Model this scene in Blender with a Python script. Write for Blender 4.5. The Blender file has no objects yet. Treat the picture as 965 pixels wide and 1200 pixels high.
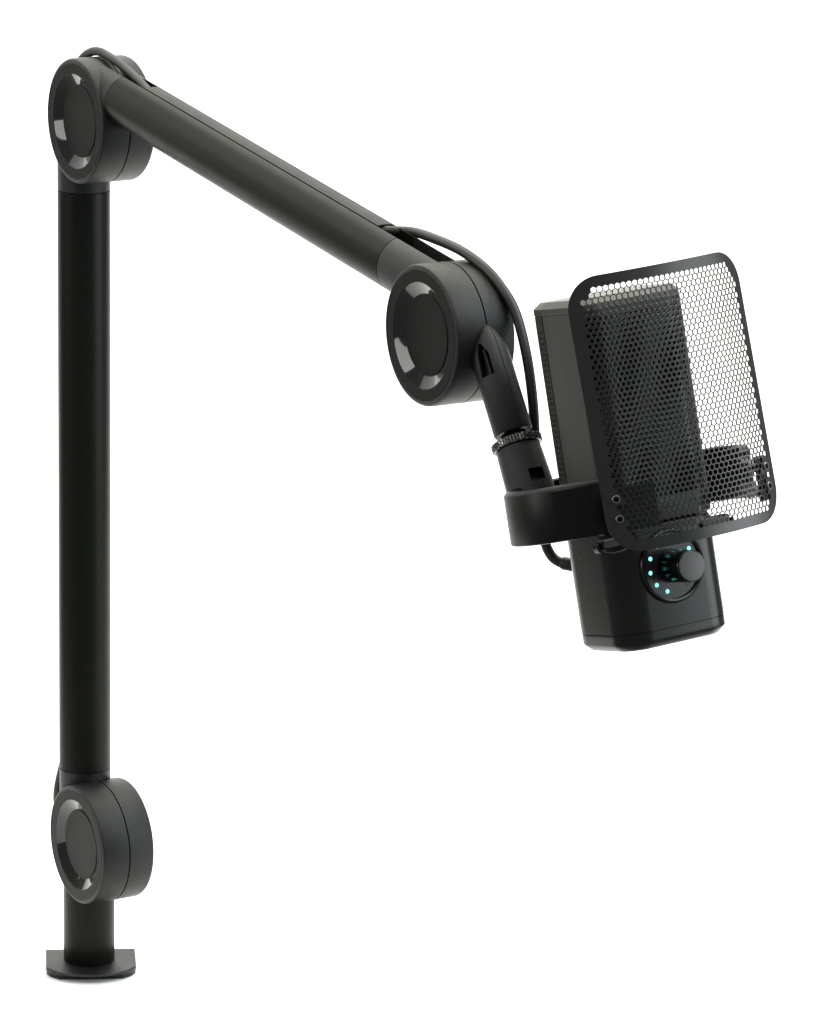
import bpy, bmesh, math, random
from mathutils import Vector, Matrix
from mathutils.geometry import delaunay_2d_cdt

S = 0.001                      # everything below is written in millimetres
scene = bpy.context.scene
COL = scene.collection
PI = math.pi
V = Vector

# ------------------------------------------------------------------ camera
F_PX, CX, CY = 5202.0, 482.5, 600.0            # measured on the 965 x 1200 photograph
J1C, J3C = V((-148.8, 187.5, -2120.4)), V((-154.6, -163.6, -2208.7))   # top / bottom joint seen from the camera
UP = (J1C - J3C).normalized()
AX = V((.859, .116, -.499)); AX = (AX - UP * AX.dot(UP)).normalized()  # axis of the joints, pointing back
HX = AX.cross(UP); HX = HX if HX.z > 0 else -HX                        # reach direction of the boom
XW = (V((1, 0, 0)) - UP * UP.x).normalized(); YW = UP.cross(XW)        # world x, y in camera space
JOINT_Z, POLE = 71.0, 362.08
FOOT = J3C - HX * 17.3 - UP * JOINT_Z                                  # world origin: foot of the post on the floor
ROT = Matrix((XW, YW, UP))                                             # camera space -> world


def c2w(p):
    return ROT @ (V(p) - FOOT)


def at(px, py, depth):
    return c2w(V(((px - CX) / F_PX * depth, -(py - CY) / F_PX * depth, -depth)))


cam_d = bpy.data.cameras.new('camera')
cam = bpy.data.objects.new('camera', cam_d)
COL.objects.link(cam)
cam_d.sensor_fit = 'VERTICAL'
cam_d.sensor_height = 36.0
cam_d.lens = F_PX / 1200 * 36.0
cam_d.clip_start = 0.05
cam_d.clip_end = 100
cam.matrix_world = Matrix.Translation(c2w(V((0, 0, 0))) * S) @ ROT.to_4x4()
scene.camera = cam

# ------------------------------------------------------------------ light (studio)
world = bpy.data.worlds.new('World')
scene.world = world
world.use_nodes = True
bg = world.node_tree.nodes['Background']
bg.inputs[0].default_value = (0.92, 1.0, 0.92, 1)
bg.inputs[1].default_value = 0.22


def area(name, loc, target, sx, sy, power, col=(1, 1, 1)):
    d = bpy.data.lights.new(name, 'AREA')
    d.shape = 'RECTANGLE'
    d.size, d.size_y, d.energy, d.color = sx, sy, power, col
    o = bpy.data.objects.new(name, d)
    COL.objects.link(o)
    o.location = loc
    o.rotation_euler = (V(target) - V(loc)).to_track_quat('-Z', 'Y').to_euler()
    return o


area('overhead_softbox', (0.2, 0.5, 1.8), (0.12, 0.25, 0), 2.2, 1.7, 36, (1.0, 1.0, 0.88))
area('front_softbox', (0.7, -1.0, 1.5), (0.15, -0.05, 0.32), 0.6, 0.6, 4.0, (0.97, 1.0, 1.0))
area('right_softbox', (1.15, -0.6, 1.3), (0.12, 0, 0.32), 0.9, 0.9, 11, (0.90, 0.97, 1.0))
area('low_softbox', (1.45, -0.5, 0.35), (0.1, 0, 0.3), 0.8, 0.8, 7.5, (0.92, 0.97, 1.0))
area('left_added_fill', (-0.55, -0.85, 1.45), (0.15, -0.05, 0.32), 0.5, 0.5, 4.2, (1.0, 0.99, 0.95))  # added fill lamp, lifts the microphone's side panel and rear strip
area('rear_softbox', (-1.1, 0.8, 0.75), (0.1, 0, 0.3), 0.8, 0.9, 1.6, (1.0, 1.0, 0.98))
area('window_softbox', (-1.35, -0.55, 0.72), (0.0, 0, 0.3), 0.6, 0.85, 6.0, (1.0, 0.98, 0.94))
area('backdrop_light', (-1.1, 0.45, 1.5), (0.0, 1.5, 0.35), 0.4, 1.2, 8, (1.0, 1.0, 0.95))
area('backdrop_light', (1.3, 0.45, 1.5), (0.3, 1.5, 0.35), 0.4, 1.2, 8, (1.0, 1.0, 0.95))

scene.view_settings.view_transform = 'Standard'
scene.view_settings.look = 'None'
scene.view_settings.exposure = 0.38
scene.view_settings.gamma = 1.0


# ------------------------------------------------------------------ materials
def mat(name, col, rough=0.45, metal=0.0, spec=0.5, grain=0.0, gscale=2500, var=0.0, vscale=60, emit=None, coat=0.0):
    m = bpy.data.materials.new(name)
    m.use_nodes = True
    nt = m.node_tree
    b = nt.nodes['Principled BSDF']
    b.inputs['Base Color'].default_value = (*col, 1)
    b.inputs['Roughness'].default_value = rough
    b.inputs['Metallic'].default_value = metal
    b.inputs['Specular IOR Level'].default_value = spec
    b.inputs['Coat Weight'].default_value = coat
    tc = nt.nodes.new('ShaderNodeTexCoord')
    if grain:
        n = nt.nodes.new('ShaderNodeTexNoise')
        n.inputs['Scale'].default_value = gscale
        n.inputs['Detail'].default_value = 3
        nt.links.new(tc.outputs['Object'], n.inputs['Vector'])
        bp = nt.nodes.new('ShaderNodeBump')
        bp.inputs['Strength'].default_value = grain
        bp.inputs['Distance'].default_value = 0.0003
        nt.links.new(n.outputs['Fac'], bp.inputs['Height'])
        nt.links.new(bp.outputs['Normal'], b.inputs['Normal'])
    if var:
        n = nt.nodes.new('ShaderNodeTexNoise')
        n.inputs['Scale'].default_value = vscale
        n.inputs['Detail'].default_value = 5
        n.inputs['Roughness'].default_value = 0.65
        nt.links.new(tc.outputs['Object'], n.inputs['Vector'])
        mr = nt.nodes.new('ShaderNodeMapRange')
        mr.inputs['From Min'].default_value = 0.3
        mr.inputs['From Max'].default_value = 0.7
        mr.inputs['To Min'].default_value = max(0.02, rough - var)
        mr.inputs['To Max'].default_value = rough + var
        nt.links.new(n.outputs['Fac'], mr.inputs['Value'])
        nt.links.new(mr.outputs['Result'], b.inputs['Roughness'])
    if emit:
        b.inputs['Emission Color'].default_value = (*emit[0], 1)
        b.inputs['Emission Strength'].default_value = emit[1]
    return m


M = {
    'white': mat('white_backdrop_paper', (0.86, 0.86, 0.86), 0.9, spec=0.1, grain=0.05, gscale=300),
    'cast': mat('textured_black_plastic', (0.0048, 0.0055, 0.0055), 0.38, spec=0.31, grain=0.6, gscale=3000, var=0.05),
    'tube': mat('satin_black_anodised_tube', (0.0037, 0.0043, 0.003), 0.37, spec=0.145, grain=0.05, gscale=4000, var=0.03),
    'face': mat('matt_black_face', (0.0033, 0.0037, 0.0033), 0.5, spec=0.16, grain=0.1, gscale=3500, var=0.02),
    'gloss': mat('glossy_black_bezel', (0.0022, 0.0022, 0.0022), 0.07, spec=0.44, coat=0.3),
    'mic': mat('satin_black_mic_shell', (0.0033, 0.0037, 0.0033), 0.27, spec=0.31, grain=0.02, gscale=5000, var=0.012),
    'ring': mat('satin_black_ring', (0.0033, 0.0037, 0.0033), 0.38, spec=0.18, grain=0.05, gscale=4000, var=0.02),
    'panel': mat('satin_dark_grey_panel', (0.0474, 0.0466, 0.0407), 0.40, grain=0.06, gscale=5000, var=0.03),
    'grille': mat('dark_grey_steel_grille', (0.0163, 0.017, 0.0163), 0.36, spec=0.37, var=0.03),
    'perf': mat('satin_dark_grey_grille', (0.0444, 0.0437, 0.0385), 0.24, spec=0.44, var=0.02),
    'mesh': mat('black_painted_steel_mesh', (0.0052, 0.0052, 0.0052), 0.33, var=0.04),
    'side': mat('polished_black_knob', (0.0022, 0.0022, 0.0022), 0.2, spec=0.30),
    'foam': mat('black_foam', (0.0022, 0.0022, 0.0022), 0.9, spec=0.07, grain=0.6, gscale=900),
    'rubber': mat('black_rubber_cable', (0.0074, 0.0081, 0.0067), 0.45, grain=0.15, gscale=3000),
    'steel': mat('dark_steel', (0.25, 0.25, 0.24), 0.28, metal=1.0),
    'knurl': mat('dark_knurled_metal', (0.16, 0.16, 0.155), 0.3, metal=1.0),
    'socket_shade': mat('painted_socket_shade', (0.0015, 0.0015, 0.0015), 0.8, spec=0.07),  # near-black colour standing in for shade inside the screw sockets
    'led': mat('cyan_led', (0.1, 0.5, 0.5), 0.3, emit=((0.16, 0.80, 0.80), 1.6)),
    'ink': mat('dark_ink', (0.003, 0.003, 0.003), 0.5),
    'dial': mat('glossy_dial_plate', (0.0089, 0.0089, 0.0089), 0.22, spec=0.44, coat=0.2),
    'knob': mat('matt_grey_knob_face', (0.0555, 0.0555, 0.0555), 0.5, grain=0.05, gscale=5000),
}


# ------------------------------------------------------------------ mesh helpers
def frame(o, z, x=None):
    z = V(z).normalized()
    x = V(x) if x is not None else (V((0, 0, 1)) if abs(z.z) < .9 else V((1, 0, 0)))
    x = (x - z * x.dot(z)).normalized()
    y = z.cross(x)
    m = Matrix((x, y, z)).transposed().to_4x4()
    m.translation = V(o)
    return m


def add(bm, verts, faces, mx=None):
    vs = [bm.verts.new(mx @ V(p) if mx is not None else V(p)) for p in verts]
    for f in faces:
        try:
            bm.faces.new([vs[i] for i in f])
        except ValueError:
            pass
    return vs


def loft(bm, loops, cap0=True, cap1=True, mx=None, closed=True):
    n = len(loops[0])
    verts = [p for l in loops for p in l]
    faces = []
    for i in range(len(loops) - 1):
        for j in range(n if closed else n - 1):
            k = (j + 1) % n
            faces.append((i * n + j, i * n + k, (i + 1) * n + k, (i + 1) * n + j))
    if cap0:
        faces.append(tuple(reversed(range(n))))
    if cap1:
        faces.append(tuple(range((len(loops) - 1) * n, len(loops) * n)))
    add(bm, verts, faces, mx)


def lathe(bm, prof, mx=None, seg=96, cap0=True, cap1=True):
    loops = [[(max(r, 1e-4) * math.cos(2 * PI * j / seg), max(r, 1e-4) * math.sin(2 * PI * j / seg), z) for j in range(seg)]
             for r, z in prof]
    loft(bm, loops, cap0, cap1, mx)


def box(bm, c, s, mx=None, bev=0.0):
    x, y, z = s[0] / 2, s[1] / 2, s[2] / 2
    b = min(bev, x * .9, y * .9, z * .9)
    def lp(ix, zz):
        return [(c[0] + px, c[1] + py, c[2] + zz) for px, py in
                ((x - ix, -y + b + ix * 0), (x - ix, y - b), (x - b, y - ix), (-x + b, y - ix), (-x + ix, y - b), (-x + ix, -y + b), (-x + b, -y + ix), (x - b, -y + ix))]
    if b <= 0:
        l0 = [(c[0] + px, c[1] + py, 0) for px, py in ((x, -y), (x, y), (-x, y), (-x, -y))]
        loft(bm, [[(p[0], p[1], c[2] - z) for p in l0], [(p[0], p[1], c[2] + z) for p in l0]], mx=mx)
    else:
        loft(bm, [lp(b * .95, -z), lp(0, -z + b), lp(0, z - b), lp(b * .95, z)], mx=mx)


def sweep(bm, pts, r, seg=14, sub=10, cap=True):
    P = [V(p) for p in pts]
    C = []
    for i in range(len(P) - 1):
        p0 = P[i - 1] if i else P[0] * 2 - P[1]
        p1, p2 = P[i], P[i + 1]
        p3 = P[i + 2] if i + 2 < len(P) else P[-1] * 2 - P[-2]
        for k in range(sub):
            t = k / sub
            C.append(.5 * ((2 * p1) + (p2 - p0) * t + (2 * p0 - 5 * p1 + 4 * p2 - p3) * t * t + (3 * p1 - p0 - 3 * p2 + p3) * t ** 3))
    C.append(P[-1])
    T = [(C[min(i + 1, len(C) - 1)] - C[max(i - 1, 0)]).normalized() for i in range(len(C))]
    n = T[0].orthogonal().normalized()
    loops = []
    for c, t in zip(C, T):
        n = (n - t * n.dot(t)).normalized()
        b = t.cross(n)
        loops.append([c + r * (n * math.cos(2 * PI * j / seg) + b * math.sin(2 * PI * j / seg)) for j in range(seg)])
    loft(bm, loops, cap, cap)


def rrect(w, d, r, seg=10, cx=0, cy=0):
    out = []
    for sx, sy, a0 in ((1, 1, 0), (-1, 1, 90), (-1, -1, 180), (1, -1, 270)):
        for k in range(seg + 1):
            t = math.radians(a0 + 90 * k / seg)
            out.append((cx + sx * (w / 2 - r) + r * math.cos(t), cy + sy * (d / 2 - r) + r * math.sin(t)))
    return out


def smooth(o, ang=32):
    me = o.data
    bm = bmesh.new()
    bm.from_mesh(me)
    for f in bm.faces:
        f.smooth = True
    lim = math.radians(ang)
    for e in bm.edges:
        if len(e.link_faces) == 2 and e.calc_face_angle(0) > lim:
            e.smooth = False
    bm.to_mesh(me)
    bm.free()


def obj(name, bm, m, parent=None, merge=True, ang=32, recalc=True):
    if merge:
        bmesh.ops.remove_doubles(bm, verts=bm.verts, dist=1e-3)
    if recalc:
        bmesh.ops.recalc_face_normals(bm, faces=bm.faces)
    bmesh.ops.scale(bm, vec=(S, S, S), verts=bm.verts)
    me = bpy.data.meshes.new(name)
    bm.to_mesh(me)
    bm.free()
    o = bpy.data.objects.new(name, me)
    COL.objects.link(o)
    me.materials.append(M[m])
    if parent is not None:
        o.parent = parent
    smooth(o, ang)
    return o


def tag(o, label, cat, group=None, kind=None):
    o['label'] = label
    if cat:
        o['category'] = cat
    if group:
        o['group'] = group
    if kind:
        o['kind'] = kind
    return o


def thing(name, mx, label, cat):
    o = bpy.data.objects.new(name, None)
    o.empty_display_size = 0.03
    COL.objects.link(o)
    m = mx.copy()
    m.translation = m.translation * S
    o.matrix_world = m
    return tag(o, label, cat)


def perforated(outline, holes, mapping, thick, m, name, parent, ang=40):
    """a sheet cut to `outline` (2-D) with polygon `holes`, bent by mapping(s, t, offset)"""
    pts, faces = [], []
    for poly in [outline] + holes:
        faces.append(list(range(len(pts), len(pts) + len(poly))))
        pts += [V(p) for p in poly]
    vo, eo, fo, ov, oe, of = delaunay_2d_cdt(pts, [], faces, 1, 1e-4, True)
    bm = bmesh.new()
    keep = [tuple(f) for f, o in zip(fo, of) if list(o) == [0]]
    front = [bm.verts.new(mapping(p.x, p.y, 0)) for p in vo]
    back = [bm.verts.new(mapping(p.x, p.y, -thick)) for p in vo]
    cnt = {}
    for f in keep:
        bm.faces.new([front[i] for i in f])
        bm.faces.new([back[i] for i in reversed(f)])
        for i in range(3):
            a, b = f[i], f[(i + 1) % 3]
            cnt[(a, b)] = cnt.get((a, b), 0) + 1
    for (a, b) in list(cnt):
        if (b, a) not in cnt:
            bm.faces.new([front[b], front[a], back[a], back[b]])
    loose = [v for v in bm.verts if not v.link_faces]
    bmesh.ops.delete(bm, geom=loose, context='VERTS')
    return obj(name, bm, m, parent, merge=False, ang=ang)


def hexa(cx, cy, r, rot=0.0):
    return [(cx + r * math.cos(rot + PI / 3 * k), cy + r * math.sin(rot + PI / 3 * k)) for k in range(6)]


# ------------------------------------------------------------------ backdrop: one seamless white sweep
bm = bmesh.new()
prof = [(-0.20, -0.5), (-0.20, -0.03), (-0.192, -0.01), (-0.17, 0), (0.4, 0), (0.7, 0)]
for k in range(1, 17):
    t = PI / 2 * k / 16
    prof.append((0.7 + 0.8 * math.sin(t), 0.8 - 0.8 * math.cos(t)))
prof += [(1.5, 1.6), (1.5, 3.2)]
loft(bm, [[((-400 - 850 * max(0, min(1, (y - .4) / .5))), y * 1000, z * 1000), (650 + 500 * max(0, min(1, (y - .3) / .9)), y * 1000, z * 1000)] for y, z in prof], False, False, closed=False)
tag(obj('backdrop', bm, 'white'), 'seamless pure white studio backdrop behind and under the boom arm', None, kind='structure')

# ------------------------------------------------------------------ boom arm
R, T, RT = 30.0, 26.4, 12.75                   # joint radius, joint thickness, tube radius
OFF = R - RT                                   # tubes meet the joints tangentially
Hw, Aw = ROT @ HX, ROT @ AX
ARM = Matrix((Hw, Aw, V((0, 0, 1)))).transposed().to_4x4()    # arm space: x reach, y joint axis, z up
arm = thing('boom_arm', ARM, 'black folding desk boom arm with three round joints holding up the microphone', 'mic arm')
J3 = V((17.3, 0, JOINT_Z))
J1 = V((17.3, 0, JOINT_Z + POLE))
J2 = J3 + V((322.26, 0, 318.57))
E1 = (J2 - J1).normalized()
N1 = V((-E1.z, 0, E1.x))


def joint(c, name='joint'):
    mx = frame(c, (0, 1, 0), (1, 0, 0))
    h, hb = 13.7, 14.7
    bm = bmesh.new()
    lathe(bm, [(22.6, -h + 3.4), (22.6, -h + .25), (28.0, -h + .25), (28.25, -h + .02), (28.6, -h), (29.5, -h + .45), (30, -h + 1.5), (30, SEAM - .34), (29.0, SEAM - .32),
               (29.0, SEAM + .32), (30, SEAM + .34), (30, hb - 1.5), (29.5, hb - .45), (28.6, hb), (22.6, hb - .1), (22.6, hb - 3.4)], mx, 144)
    o = obj(name, bm, 'cast', arm)
    bm = bmesh.new()
    lathe(bm, [(22.55, -h + 1.2), (22.6, -h + .33), (22.9, -h + .12), (27.4, -h + .12), (27.75, -h + .4), (27.75, -h + 1.2)], mx, 144, False, False)
    obj('face_ring', bm, 'face', o)
    for s in (-h, hb):
        q = 1 if s > 0 else -1
        bm = bmesh.new()
        lathe(bm, [(22.58, s - q * .2), (22.3, s - q * .3), (17.8, s - q * 2.7), (17.4, s - q * 2.9)], mx, 144, False, False)
        obj('bezel', bm, 'gloss', o)
        bm = bmesh.new()
        lathe(bm, [(0, s - q * 2.55), (17.0, s - q * 2.55), (17.35, s - q * 2.8), (17.35, s - q * 3.3)], mx, 96, False, True)
        obj('centre_cap', bm, 'face', o)
    return o


SEAM = 0.9
for c in (J3, J1, J2):
    joint(c)


def cut(o, cutters):
    """carve solid cutters (in millimetres, same space) out of a part"""
    bm = bmesh.new()
    for f in cutters:
        f(bm)
    bmesh.ops.recalc_face_normals(bm, faces=bm.faces)
    bmesh.ops.scale(bm, vec=(S, S, S), verts=bm.verts)
    me = bpy.data.meshes.new('cutter')
    bm.to_mesh(me)
    bm.free()
    c = bpy.data.objects.new('cutter', me)
    COL.objects.link(c)
    c.parent = o.parent
    md = o.modifiers.new('cut', 'BOOLEAN')
    md.operation = 'DIFFERENCE'
    md.solver = 'EXACT'
    md.object = c
    bpy.context.view_layer.update()
    dg = bpy.context.evaluated_depsgraph_get()
    new = bpy.data.meshes.new_from_object(o.evaluated_get(dg))
    o.modifiers.remove(md)
    o.data = new
    bpy.data.objects.remove(c)
    smooth(o)


def slotted(o, axis, up, t0, t1, name, m, half=18.6, floor=5.2, scoop=None, steps=None, hub=None):
    """tube with a cable channel cut along its `up` side; x = up, y = across, z = along"""
    mx = frame(o, axis, up)
    loops = []
    for t in (steps or (t0, t1)):
        fl = floor if scoop is None else scoop(t)
        w = RT * math.sin(math.radians(half))
        l = []
        n = 72
        for k in range(n + 1):
            a = math.radians(half) + (2 * PI - 2 * math.radians(half)) * k / n
            l.append((RT * math.cos(a), RT * math.sin(a), t))
        l += [(fl, -w, t), (fl, w, t)]
        loops.append(l)
    bm = bmesh.new()
    loft(bm, loops, mx=mx)
    p = obj(name, bm, m, arm)
    if hub is not None:                      # the joint's own barrel takes this space
        cut(p, [lambda b: lathe(b, [(27.5, -30), (27.5, 30)], frame(hub, (0, 1, 0), (1, 0, 0)), 96)])
    return p


def tube_cover(o, axis, up, t0, t1, half=15.7):
    mx = frame(o, axis, up)
    bm = bmesh.new()
    loops = []
    for t, dr in ((t0, .25), (t0 + .3, 0), (t1 - .3, 0), (t1, .25)):
        l = []
        for k in range(17):
            a = math.radians(-half + 2 * half * k / 16)
            l.append((12.3 + .25 * math.cos(a / math.radians(half) * PI / 2) - dr, RT * math.sin(a), t))
        for k in range(17):
            a = math.radians(half - 2 * half * k / 16)
            l.append(((RT - 1.5) * math.cos(a), (RT - 1.5) * math.sin(a), t))
        loops.append(l)
    loft(bm, loops, mx=mx)
    return obj('cable_cover', bm, 'tube', arm)


# upright: collar, tube, collar (channel on the rear side)
slotted(V((0, 0, 0)), (0, 0, 1), (-1, 0, 0), JOINT_Z + 5, JOINT_Z + 33.6, 'joint_collar', 'cast', hub=J3)
slotted(V((0, 0, 0)), (0, 0, 1), (-1, 0, 0), JOINT_Z + 34.0, JOINT_Z + 325.2, 'upright_tube', 'tube')
slotted(V((0, 0, 0)), (0, 0, 1), (-1, 0, 0), JOINT_Z + 325.7, JOINT_Z + POLE - 4, 'joint_collar', 'cast', hub=J1)
tube_cover(V((0, 0, 0)), (0, 0, 1), (-1, 0, 0), JOINT_Z + 55, JOINT_Z + 310)
# reach tube
OA = J1 + N1 * OFF
slotted(OA, E1, N1, 2, 28.0, 'joint_collar', 'cast', hub=J1)
slotted(OA, E1, N1, 28.4, 283.6, 'reach_tube', 'tube')
sc_steps = [284.1 + k * 2.5 for k in range(16)]
slotted(OA, E1, N1, 284.1, 322, 'joint_collar', 'cast', scoop=lambda t: 5.2 + 7.0 * max(0, (t - 300) / 22) ** 1.6, steps=sc_steps, hub=J2)
tube_cover(OA, E1, N1, 49, 267)

# lower post and clamp plate
bm = bmesh.new()
lathe(bm, [(12.3, 4.2), (12.75, 5.2), (12.75, JOINT_Z - 6)], frame((4.3, 0, 0), (0, 0, 1)), 96)
cut(obj('lower_post', bm, 'tube', arm), [lambda b: lathe(b, [(27.5, -30), (27.5, 30)], frame(J3, (0, 1, 0), (1, 0, 0)), 96)])
bm = bmesh.new()
yaw = math.atan2(Hw.y, Hw.x)
pm = Matrix.Translation((4.3, 0, 0)) @ Matrix.Rotation(math.radians(5) - yaw, 4, 'Z')
top, bot = [], []
n = 28
for k in range(n + 1):
    x = -21.5 + 43 * k / n
    top.append((x, -(math.sqrt(max(0, 24.3 ** 2 - x * x)) + .7)))
    c = 3.5
    xb = x * .99
    yb = -16.8 + max(0, abs(x) - 15.5) * .95 + max(0, abs(x) - 19.5) * 1.2
    bot.append((xb, yb))
top += [(21.5, 14), (-21.5, 14)]
bot += [(21.3, 14), (-21.3, 14)]
top = [(x * 1.045 + .8, y) for x, y in top]
bot = [(x * 1.045 + .8, y) for x, y in bot]
ins = [(x * .985, y * .975) for x, y in top]
loft(bm, [[(x, y, 0) for x, y in bot], [(x, y, 1.4) for x, y in bot], [(x, y, 4.0) for x, y in top], [(x, y, 4.6) for x, y in top], [(x, y, 5.0) for x, y in ins]], mx=pm)
obj('clamp_plate', bm, 'cast', arm)

# swivel stub hanging from the outer rim of the last joint
SD = V((.56, 0, -.828)).normalized()
SX = V((.828, 0, .56)).normalized()
S0 = J2 + V((29.3, 1.0, -.5))
smx = frame(S0, SD, SX)
bm = bmesh.new()
def ring_at(r_, z_, dx=0.0, n_=64):
    aa = [(0, -.28), (1.6, -.02)] + [(360 * j / n_, 0) for j in range(1, n_)] + [(358.4, -.02)]
    return [(dx + (r_ + q) * math.cos(math.radians(a)), (r_ + q) * math.sin(math.radians(a)), z_) for a, q in aa]
loft(bm, [ring_at(1.2, -9, 2.4), ring_at(3.2, -6.8, 2.6), ring_at(5.0, -4, 2.1), ring_at(6.8, -.5, 1.1), ring_at(7.9, 3.5, .3), ring_at(8.2, 7), ring_at(8.2, 38.3), ring_at(7.7, 39.2), ring_at(5.6, 39.2), ring_at(5.6, 37)], mx=smx)
# pinch the upper end to a point against the rim
stub = obj('swivel_stub', bm, 'cast', arm)


# window cut into the stub's side, with the pivot pin showing inside
LY = V((0, 1, 0))
wa = math.radians(-56)
wd = SX * math.cos(wa) + LY * math.sin(wa)
wmx = frame(S0 + wd * 6.2 + SD * 8.5, wd, SD)          # x along the stub, z outwards
cut(stub, [lambda b: loft(b, [[(-8.5, .8, z), (-3.5, 3.0, z), (5.8, 3.0, z), (5.8, -3.0, z), (-3.5, -2.0, z), (-8.5, -.4, z)] for z in (-3.5, 6)], mx=wmx)])
bm = bmesh.new()
lathe(bm, [(1.2, -6.5), (1.2, 6.0)], frame(S0 + wd * 4.2 + SD * 8.5 + SX.cross(SD) * 0, SD), 24)
obj('pivot_pin', bm, 'cast', stub)
bm = bmesh.new()
lathe(bm, [(3.6, 33), (3.6, 39), (4.4, 41), (4.4, 46)], smx, 40)
obj('swivel_pin', bm, 'cast', arm)

# ------------------------------------------------------------------ microphone frame (yawed, rolled, tipped)
PSI, RHO, ELEV = math.radians(32), math.radians(8.5), math.radians(5.2)
MDEPTH = 1816.0
mo = V(((765 - CX) / F_PX * MDEPTH, -(742 - CY) / F_PX * MDEPTH, -MDEPTH))
vdir = (-(mo + V((-7, 55, 0)))).normalized()
rgt = V((0, 1, 0)).cross(vdir).normalized()
upi = vdir.cross(rgt)
mup = (vdir * math.sin(ELEV) + (upi * math.cos(RHO) - rgt * math.sin(RHO)) * math.cos(ELEV)).normalized()
w0 = (vdir - mup * vdir.dot(mup)).normalized()
r0 = mup.cross(w0)
mw = w0 * math.cos(PSI) + r0 * math.sin(PSI)
mr = mup.cross(mw)
MIC = Matrix((ROT @ mr, ROT @ -mw, ROT @ mup)).transposed().to_4x4()
MIC.translation = c2w(mo)


def D(x, d, z):
    return V((x, -d, z))


mic = thing('microphone', MIC, 'black desktop condenser microphone with perforated head, glowing cyan dots and round control knob', 'microphone')

# base housing
bm = bmesh.new()
def rl(g, z):
    return [(x, y, z) for x, y in rrect(53 - 2 * g, 44 - 2 * g, max(1.5, 12.5 - g), 14, .8)]
loft(bm, [rl(0, 4.1), rl(0, 45.2), rl(.8, 46.2), rl(4, 46.2)])
base = obj('base_housing', bm, 'mic', mic)
bm = bmesh.new()
loft(bm, [rl(3.6, -3.3), rl(3.2, -3.15), rl(.5, -.8), rl(.1, -.1), rl(.1, 3.6), rl(.7, 3.7), rl(.7, 4.8)])
obj('base_cap', bm, 'mic', mic)
bm = bmesh.new()
loft(bm, [rl(4.5, 45), rl(4.5, 48)])
obj('neck', bm, 'foam', mic)

# head: octagonal shell with perforated front and back
def octo(g=0.0, z=0.0, dz=0):
    P = [(27 - g, 16 - g * .5), (18 - g * .6, 22 - g), (-18 + g * .6, 22 - g), (-26 + g, 16 - g * .5), (-26 + g, -6), (-24 + g, -16 + g), (24 - g, -16 + g), (27 - g, -6)]
    return [(x, -d, z) for x, d in P]


def rounded(P, r=1.2, k=4):
    out = []
    n = len(P)
    for i in range(n):
        p, a, b = V(P[i]), V(P[i - 1]), V(P[(i + 1) % n])
        u, v = (a - p).normalized() * r, (b - p).normalized() * r
        for j in range(k + 1):
            t = j / k
            out.append(tuple((p + u) * (1 - t) ** 2 + p * 2 * t * (1 - t) + (p + v) * t * t))
    return out


ZH0, ZH1 = 47.5, 140.6
bm = bmesh.new()
loft(bm, [rounded(octo(.62, ZH0)), rounded(octo(.62, ZH1 - 5))])
obj('foam_core', bm, 'foam', mic)
bm = bmesh.new()
loft(bm, [rounded(octo(.1, ZH1 - 5.2)), rounded(octo(0, ZH1 - 4.9)), rounded(octo(0, ZH1 - 2.6)), rounded(octo(2.4, ZH1)), rounded(octo(3.2, ZH1 + .05))])
obj('head_top', bm, 'panel', mic)
bm = bmesh.new()
loft(bm, [rounded(octo(.4, ZH0 - .5)), rounded(octo(0, ZH0)), rounded(octo(0, ZH0 + 6))])
obj('head_collar', bm, 'mic', mic)
for s in (-1, 1):
    bm = bmesh.new()
    q = 27 if s > 0 else 26
    prof = [(s * (q - 2.6), 17.4), (s * (q - 1.4), 17.3), (s * (q - .4), 16.4), (s * q, 15.4), (s * q, -5.4), (s * (q - .3), -6.6), (s * (q - 2.4), -6.9)]
    loft(bm, [[D(x, d, ZH0 + 6) for x, d in prof], [D(x, d, ZH1 - 5.4) for x, d in prof]])
    obj('side_panel', bm, 'panel', mic)


def path_map(P, off=0.15):
    """bend a strip along a horizontal polyline with softened corners"""
    pts = []
    for i, p in enumerate(P):
        p = V(p).to_2d() if len(p) == 3 else V((p[0], p[1]))
        if 0 < i < len(P) - 1:
            a, b = V(P[i - 1]), V(P[i + 1])
            u, v = (a - p).normalized() * 2.0, (b - p).normalized() * 2.0
            for j in range(7):
                t = j / 6
                pts.append((p + u) * (1 - t) ** 2 + p * 2 * t * (1 - t) + (p + v) * t * t)
        else:
            pts.append(p)
    L = [0]
    for i in range(1, len(pts)):
        L.append(L[-1] + (pts[i] - pts[i - 1]).length)
    half = L[-1] / 2
    nrm = []
    for i in range(len(pts)):
        t = (pts[min(i + 1, len(pts) - 1)] - pts[max(i - 1, 0)]).normalized()
        nrm.append(V((t.y, -t.x)))
    def f(s, z, o):
        q = min(max(s + half, 0), L[-1])
        i = 0
        while i < len(L) - 2 and L[i + 1] < q:
            i += 1
        t = (q - L[i]) / (L[i + 1] - L[i])
        p = pts[i].lerp(pts[i + 1], t)
        m = nrm[i].lerp(nrm[i + 1], t).normalized()
        if m.dot(p) < 0:
            m = -m
        p = p + m * (o + off)
        return D(p.x, p.y, z)
    return f, half


def strip_outline(half, z0, z1, n=60):
    o = [(-half + 2 * half * k / n, z0) for k in range(n + 1)]
    o += [(half, z0 + (z1 - z0) * k / 24) for k in range(1, 24)]
    o += [(half - 2 * half * k / n, z1) for k in range(n + 1)]
    o += [(-half, z1 - (z1 - z0) * k / 24) for k in range(1, 24)]
    return o


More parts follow.
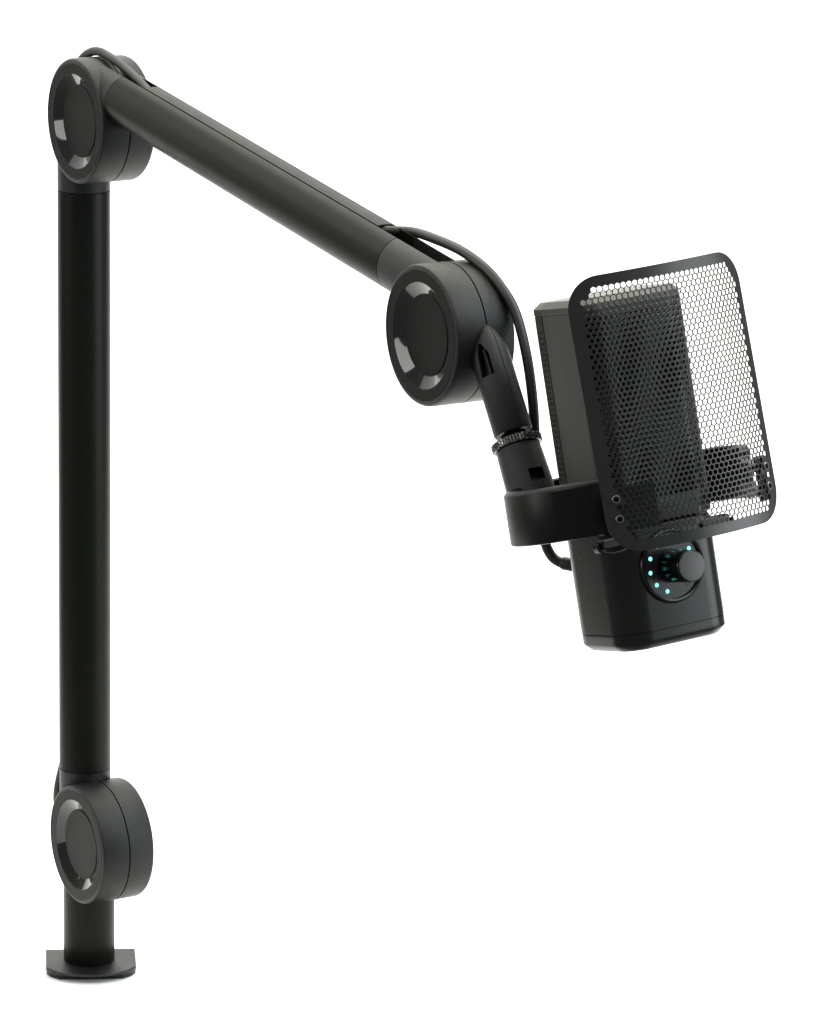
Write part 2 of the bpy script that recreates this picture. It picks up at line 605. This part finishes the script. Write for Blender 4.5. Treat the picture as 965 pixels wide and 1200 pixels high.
mp, half = path_map([(-25.2, 16.6), (-18, 22), (18, 22), (26.2, 16.6)])
holes = []
p = 2.45
row = 0
z = ZH0 + 10
while z < ZH1 - 8:
    x = -half + 2.2 + (p / 2 if row % 2 else 0)
    while x < half - 1.8:
        holes.append(hexa(x, z, 0.86, PI / 6))
        x += p
    z += p * .866
    row += 1
perforated(strip_outline(half, ZH0 + 6, ZH1 - 5.3), holes, mp, .7, 'grille', 'front_grille', mic)

mp, half = path_map([(-25.8, -6.9), (-24, -16), (24, -16), (26.8, -6.9)])
holes = []
z = ZH0 + 9
while z < ZH1 - 10:
    x = -half + 1.9
    while x < half - 1.2:
        holes.append([(x - .75, z - .62), (x + .35, z - .62), (x + .75, z + .62), (x - .35, z + .62)])
        x += 2.25
    z += 2.25
perforated(strip_outline(half, ZH0 + 6, ZH1 - 5.3), holes, mp, .35, 'perf', 'rear_grille', mic)

# control dial on the front of the base
DZ = 28.4
dmx = frame(D(0, 22, DZ), (0, -1, 0), (1, 0, 0))
bm = bmesh.new()
lathe(bm, [(15.3, -.5), (15.3, .5), (15.0, 1.2), (14.3, 1.5), (13.6, 1.2), (13.3, .7), (13.25, -.5)], dmx, 96, False, False)
dial = obj('dial_ring', bm, 'mic', mic)
bm = bmesh.new()
lathe(bm, [(13.3, .25), (0, .25)], dmx, 96, False, False)
obj('dial_plate', bm, 'dial', dial)
for a in (39, 70, 101, 132, 164, 195, 226, 257):
    t = math.radians(a - 8.5)
    bm = bmesh.new()
    lathe(bm, [(0, .62), (.45, .58), (.8, .4), (.9, .2)], frame(D(10.7 * math.cos(t), 22, DZ + 10.7 * math.sin(t)), (0, -1, 0), (1, 0, 0)), 20, True, False)
    obj('light_dot', bm, 'led', dial)
# headphone mark printed on the dial
t = math.radians(-53)
bm = bmesh.new()
ic = D(10.6 * math.cos(t), 22.32, DZ + 10.6 * math.sin(t))
arc = [ic + D(.85 * math.cos(q), 0, .85 * math.sin(q)) for q in [math.radians(-30 + 240 * k / 12) for k in range(13)]]
sweep(bm, arc, .13, 6, 2)
for sx in (-1, 1):
    box(bm, tuple(ic + D(sx * .68, 0, -.55)), (.42, .24, .7))
obj('headphone_mark', bm, 'ink', dial, merge=False)
bm = bmesh.new()
nseg = 96
def fl(r, z, d=.12):
    return [((r - d * (.5 + .5 * math.cos(24 * 2 * PI * j / nseg))) * math.cos(2 * PI * j / nseg), (r - d * (.5 + .5 * math.cos(24 * 2 * PI * j / nseg))) * math.sin(2 * PI * j / nseg), z) for j in range(nseg)]
loft(bm, [fl(7.0, .3), fl(6.9, 1.0), fl(6.5, 12.6), fl(6.45, 13.2, .1), fl(6.45, 14.4, 0), fl(6.1, 14.85, 0)], mx=dmx)
knob = obj('control_knob', bm, 'side', dial, ang=60)
bm = bmesh.new()
lathe(bm, [(6.05, 14.7), (6.0, 15.0), (5.7, 15.1), (0, 15.1)], dmx, 64, False, False)
obj('knob_face', bm, 'knob', knob)

# ------------------------------------------------------------------ bracket: ring round the microphone and its swivel socket
bracket = thing('microphone_bracket', MIC, 'thick black ring bracket clasping the microphone under a knurled swivel socket', 'bracket')
RA, RB, RD, RZ0, RZ1, RW = 54.0, 36.0, -1.0, 47.2, 69.6, 4.2
def on_ring(a, b, t, z, e=2.3):
    c, s_ = math.cos(t), math.sin(t)
    x = a * math.copysign(abs(c) ** (2 / e), c)
    d = RD + b * math.copysign(abs(s_) ** (2 / e), s_)
    return D(x, d, z + x * .012 - (20 - d) * .045)


# the ring is open at the front: it runs from the left tab round the back to a rounded end on the right
SEC = [(RW, 0, .6), (RW - .6, 0, 0), (1.0, 0, 0), (.25, 0, .3), (0, 0, 1.1), (0, 1, -1.9), (.3, 1, -1.4), (1.5, 1, -.15), (1.8, 1, 0), (RW - .6, 1, 0), (RW, 1, -.6)]
bm = bmesh.new()
loops = []
T0, T1 = math.radians(121), math.radians(396)
for k in range(121):
    t = T0 + (T1 - T0) * k / 120
    m = min(k, 120 - k)
    sh = (5.0, 3.0, 1.9, 1.1, .5, .2, 0)[min(m, 6)] if k > 60 else (1.2, .5, .1, 0)[min(m, 3)]
    sw = sh * .25
    loops.append([on_ring(RA - min(max(g_, sw), RW - sw), RB - min(max(g_, sw), RW - sw), t, (RZ1 - sh * .5 if up else RZ0 + sh) + dz) for g_, up, dz in SEC])
loft(bm, loops)
obj('ring', bm, 'ring', bracket)

# arm space -> bracket space for the swivel socket (it follows the stub's axis)
A2M = MIC.inverted() @ ARM
sk = A2M @ S0
skd = (A2M.to_3x3() @ SD).normalized()
skx = (A2M.to_3x3() @ SX).normalized()
kmx = frame(sk, skd, skx)
bm = bmesh.new()
loft(bm, [[(r * math.cos(2 * PI * j / 96), r * math.sin(2 * PI * j / 96), 42.0 + z) for j in range(96)] for r, z in ((7.5, 0), (9.4, 0), (10.2, .15))]
     + [[((10.3 + (.5 if (j // 2 + i) % 2 else -.4)) * math.cos(2 * PI * j / 96), (10.3 + (.5 if (j // 2 + i) % 2 else -.4)) * math.sin(2 * PI * j / 96), 42.5 + i * .75) for j in range(96)] for i in range(4)]
     + [[(r * math.cos(2 * PI * j / 96), r * math.sin(2 * PI * j / 96), 42.0 + z) for j in range(96)] for r, z in ((10.2, 3.3), (9.3, 3.5))], mx=kmx)
socket_bm = bmesh.new()
lathe(socket_bm, [(8.8, 45.2), (9.35, 45.8), (10.0, 62), (10.0, 72)], kmx, 80)
socket = obj('swivel_socket', socket_bm, 'cast', bracket)
obj('knurled_ring', bm, 'knurl', socket, ang=10)
va = math.atan2(-.5, .83)
def rad(off):
    q = va + math.radians(off)
    return skx * math.cos(q) + skd.cross(skx) * math.sin(q)
o1 = rad(28)
o1 = rad(36)
m1 = frame(sk + skd * 60.5 + o1 * 9, o1, skd)
o2 = rad(-58)
m2 = frame(sk + skd * 63.5 + o2 * 9.6, o2, skd)
cut(socket, [lambda b: box(b, (0, 0, 0), (5.2, 6.6, 9), m1), lambda b: lathe(b, [(5.0, -1.2), (5.0, 4)], m2, 40)])

# tabs that carry the pop filter, left and right
FR = 89.6
FD = 51.7 - FR
FH = math.radians(27.4)
def fmap(s, z, o):
    x_ = (FR + o) * math.sin(s / FR)
    return D(x_ + 1.6 - (z - 45) * .012, FD + (FR + o) * math.cos(s / FR) - (z - 45) * .035, z + x_ * .012)
for sg in (-1, 1):
    bm = bmesh.new()
    pl = []
    for s_ in [20.5 + k * 2.4 for k in range(9)] if sg < 0 else [33.5 + k * 1.9 for k in range(4)]:
        pl.append([fmap(sg * s_, z, o) for z, o in ((48.5, -1.2), (48.5, -2.8), (66.5, -2.8), (66.5, -1.2))])
    loft(bm, pl)
    tab = obj('filter_tab', bm, 'cast', bracket)
    bm = bmesh.new()
    for zz in (51.5, 62.0):
        a_, b_ = fmap(sg * 35, zz, -2.5), (D(-30, 31, zz) if sg < 0 else D(44, 18, zz + 2))
        m = (a_ + b_) / 2
        box(bm, (0, 0, 0), (3.2, 4.2, (a_ - b_).length + 2), frame(m, a_ - b_, (0, 0, 1)), .5)
    obj('filter_arm', bm, 'cast', tab)
    # release latch under the ring
    bm = bmesh.new()
    box(bm, (sg * 24, -20, 42.3), (14, 5, 4), None, .6)
    lathe(bm, [(2.3, -1.5), (2.3, 1.5)], frame(D(sg * 30.5, 19, 41), (0, 1, 0)), 24)
    lt = obj('latch', bm, 'mic', bracket, merge=False)
    bm = bmesh.new()
    sweep(bm, [D(sg * 33, 20.5, 42.5), D(sg * 31.5, 22, 39.3), D(sg * 26, 23.4, 38.2), D(sg * 19, 23.6, 39.6), D(sg * 17, 22.8, 42.5)], .55, 8)
    obj('latch_loop', bm, 'mic', lt)

# ------------------------------------------------------------------ pop filter
pf = thing('pop_filter', MIC, 'curved black honeycomb metal pop filter standing in front of the microphone head', 'pop filter')
SH = FR * FH
FZ0, FZ1 = 40.0, 150.6
outl = [(x, y) for x, y in rrect(2 * SH, FZ1 - FZ0, 13.8, 12, 0, (FZ0 + FZ1) / 2)]
dense = []
for i, q in enumerate(outl):
    n_ = outl[(i + 1) % len(outl)]
    k = max(1, int(math.hypot(n_[0] - q[0], n_[1] - q[1]) / 2.2))
    dense += [(q[0] + (n_[0] - q[0]) * j / k, q[1] + (n_[1] - q[1]) * j / k) for j in range(k)]
def inside(x, y, w, h, r):
    ax, ay = abs(x), abs(y)
    if ax > w or ay > h:
        return False
    dx, dy = ax - (w - r), ay - (h - r)
    return dx <= 0 or dy <= 0 or dx * dx + dy * dy <= r * r
SCREWS = [(-37.2, 62.0), (-37.2, 54.0), (37.2, 62.0), (37.2, 54.0)]
holes = []
p = 2.5
row = 0
z = FZ0 + 3.3
while z < FZ1 - 3.6:
    x = -SH + .3 + (p / 2 if row % 2 else 0)
    while x < SH:
        if inside(x - 1.1, z - .2 - (FZ0 + FZ1) / 2, SH - 4.2, (FZ1 - FZ0) / 2 - 3.6, 11.5) and all(math.hypot(x - a, z - b) > 3.0 for a, b in SCREWS):
            holes.append(hexa(x, z, 1.235, PI / 6))
        x += p
    z += p * .866
    row += 1
perforated(dense, holes, fmap, .5, 'mesh', 'mesh_screen', pf)
for a, b in SCREWS:
    c = fmap(a, b, 0)
    nn = (fmap(a, b, 1) - c).normalized()
    bm = bmesh.new()
    lathe(bm, [(1.7, -.2), (1.7, .5), (1.5, .8), (1.15, .8), (1.1, .3)], frame(c, nn), 24, False, False)
    sw = obj('screw', bm, 'steel', pf)
    bm = bmesh.new()
    lathe(bm, [(1.12, .45), (0, .4)], frame(c, nn), 6, False, False)
    obj('socket_shade_disc', bm, 'socket_shade', sw)  # dark disc across the screw socket, its shade painted as colour

# ------------------------------------------------------------------ cable
A2W = ARM
def arm_pt(x, y, z):
    return A2W @ V((x, y, z))
def tpt(t, n_, y=0):
    return arm_pt(*(OA + E1 * t + N1 * n_ + V((0, y, 0))))
M2W = MIC
CR = 2.15
pts = [arm_pt(-17, 6, 6), arm_pt(-19, 2, 26), arm_pt(-21, 0, JOINT_Z - 8), arm_pt(-20, -5.5, JOINT_Z + 12), arm_pt(-15.5, -4, JOINT_Z + 33), arm_pt(-10.2, 0, JOINT_Z + 58)]
pts += [arm_pt(-9.8, 0, JOINT_Z + zz) for zz in (120, 200, 290)]
pts += [arm_pt(-13.0, 0, JOINT_Z + 335)]
for a in range(172, 80, -10):
    q = math.radians(a)
    pts.append(arm_pt(J1.x + (R + 2.5) * math.cos(q), 0, J1.z + (R + 2.5) * math.sin(q)))
pts += [tpt(14, 14.9), tpt(24, 13.9), tpt(36, 12.0), tpt(49, 9.6), tpt(70, 8.6), tpt(150, 8.6), tpt(250, 8.6), tpt(266, 9.6)]
CABLE_A = [(482, 271.5, 1897), (506, 278.5, 1881), (540, 293.5, 1863), (570, 315.5, 1851), (590, 340, 1845), (603, 363, 1842), (612, 392, 1840), (620, 432, 1838), (625, 475, 1838), (627, 510, 1840),
           (630, 545, 1843), (634, 580, 1843), (636, 610, 1842), (639, 635, 1842), (647, 652, 1842), (659, 660, 1841), (670, 662, 1840), (680, 663, 1838)]
pts += [at(*q) for q in CABLE_A]
bm = bmesh.new()
sweep(bm, pts, CR, 14, 8)
# moulded boot where it enters the base
q0, q1 = at(658, 659.5, 1841), at(682, 664, 1838)
lathe(bm, [(2.2, 0), (2.6, .4), (2.8, 1.5), (2.8, (q1 - q0).length)], frame(q0, q1 - q0), 24)
cab = obj('audio_cable', bm, 'rubber', None, merge=False)
tag(cab, 'thin black cable looping over the boom arm and into the back of the microphone', 'cable')
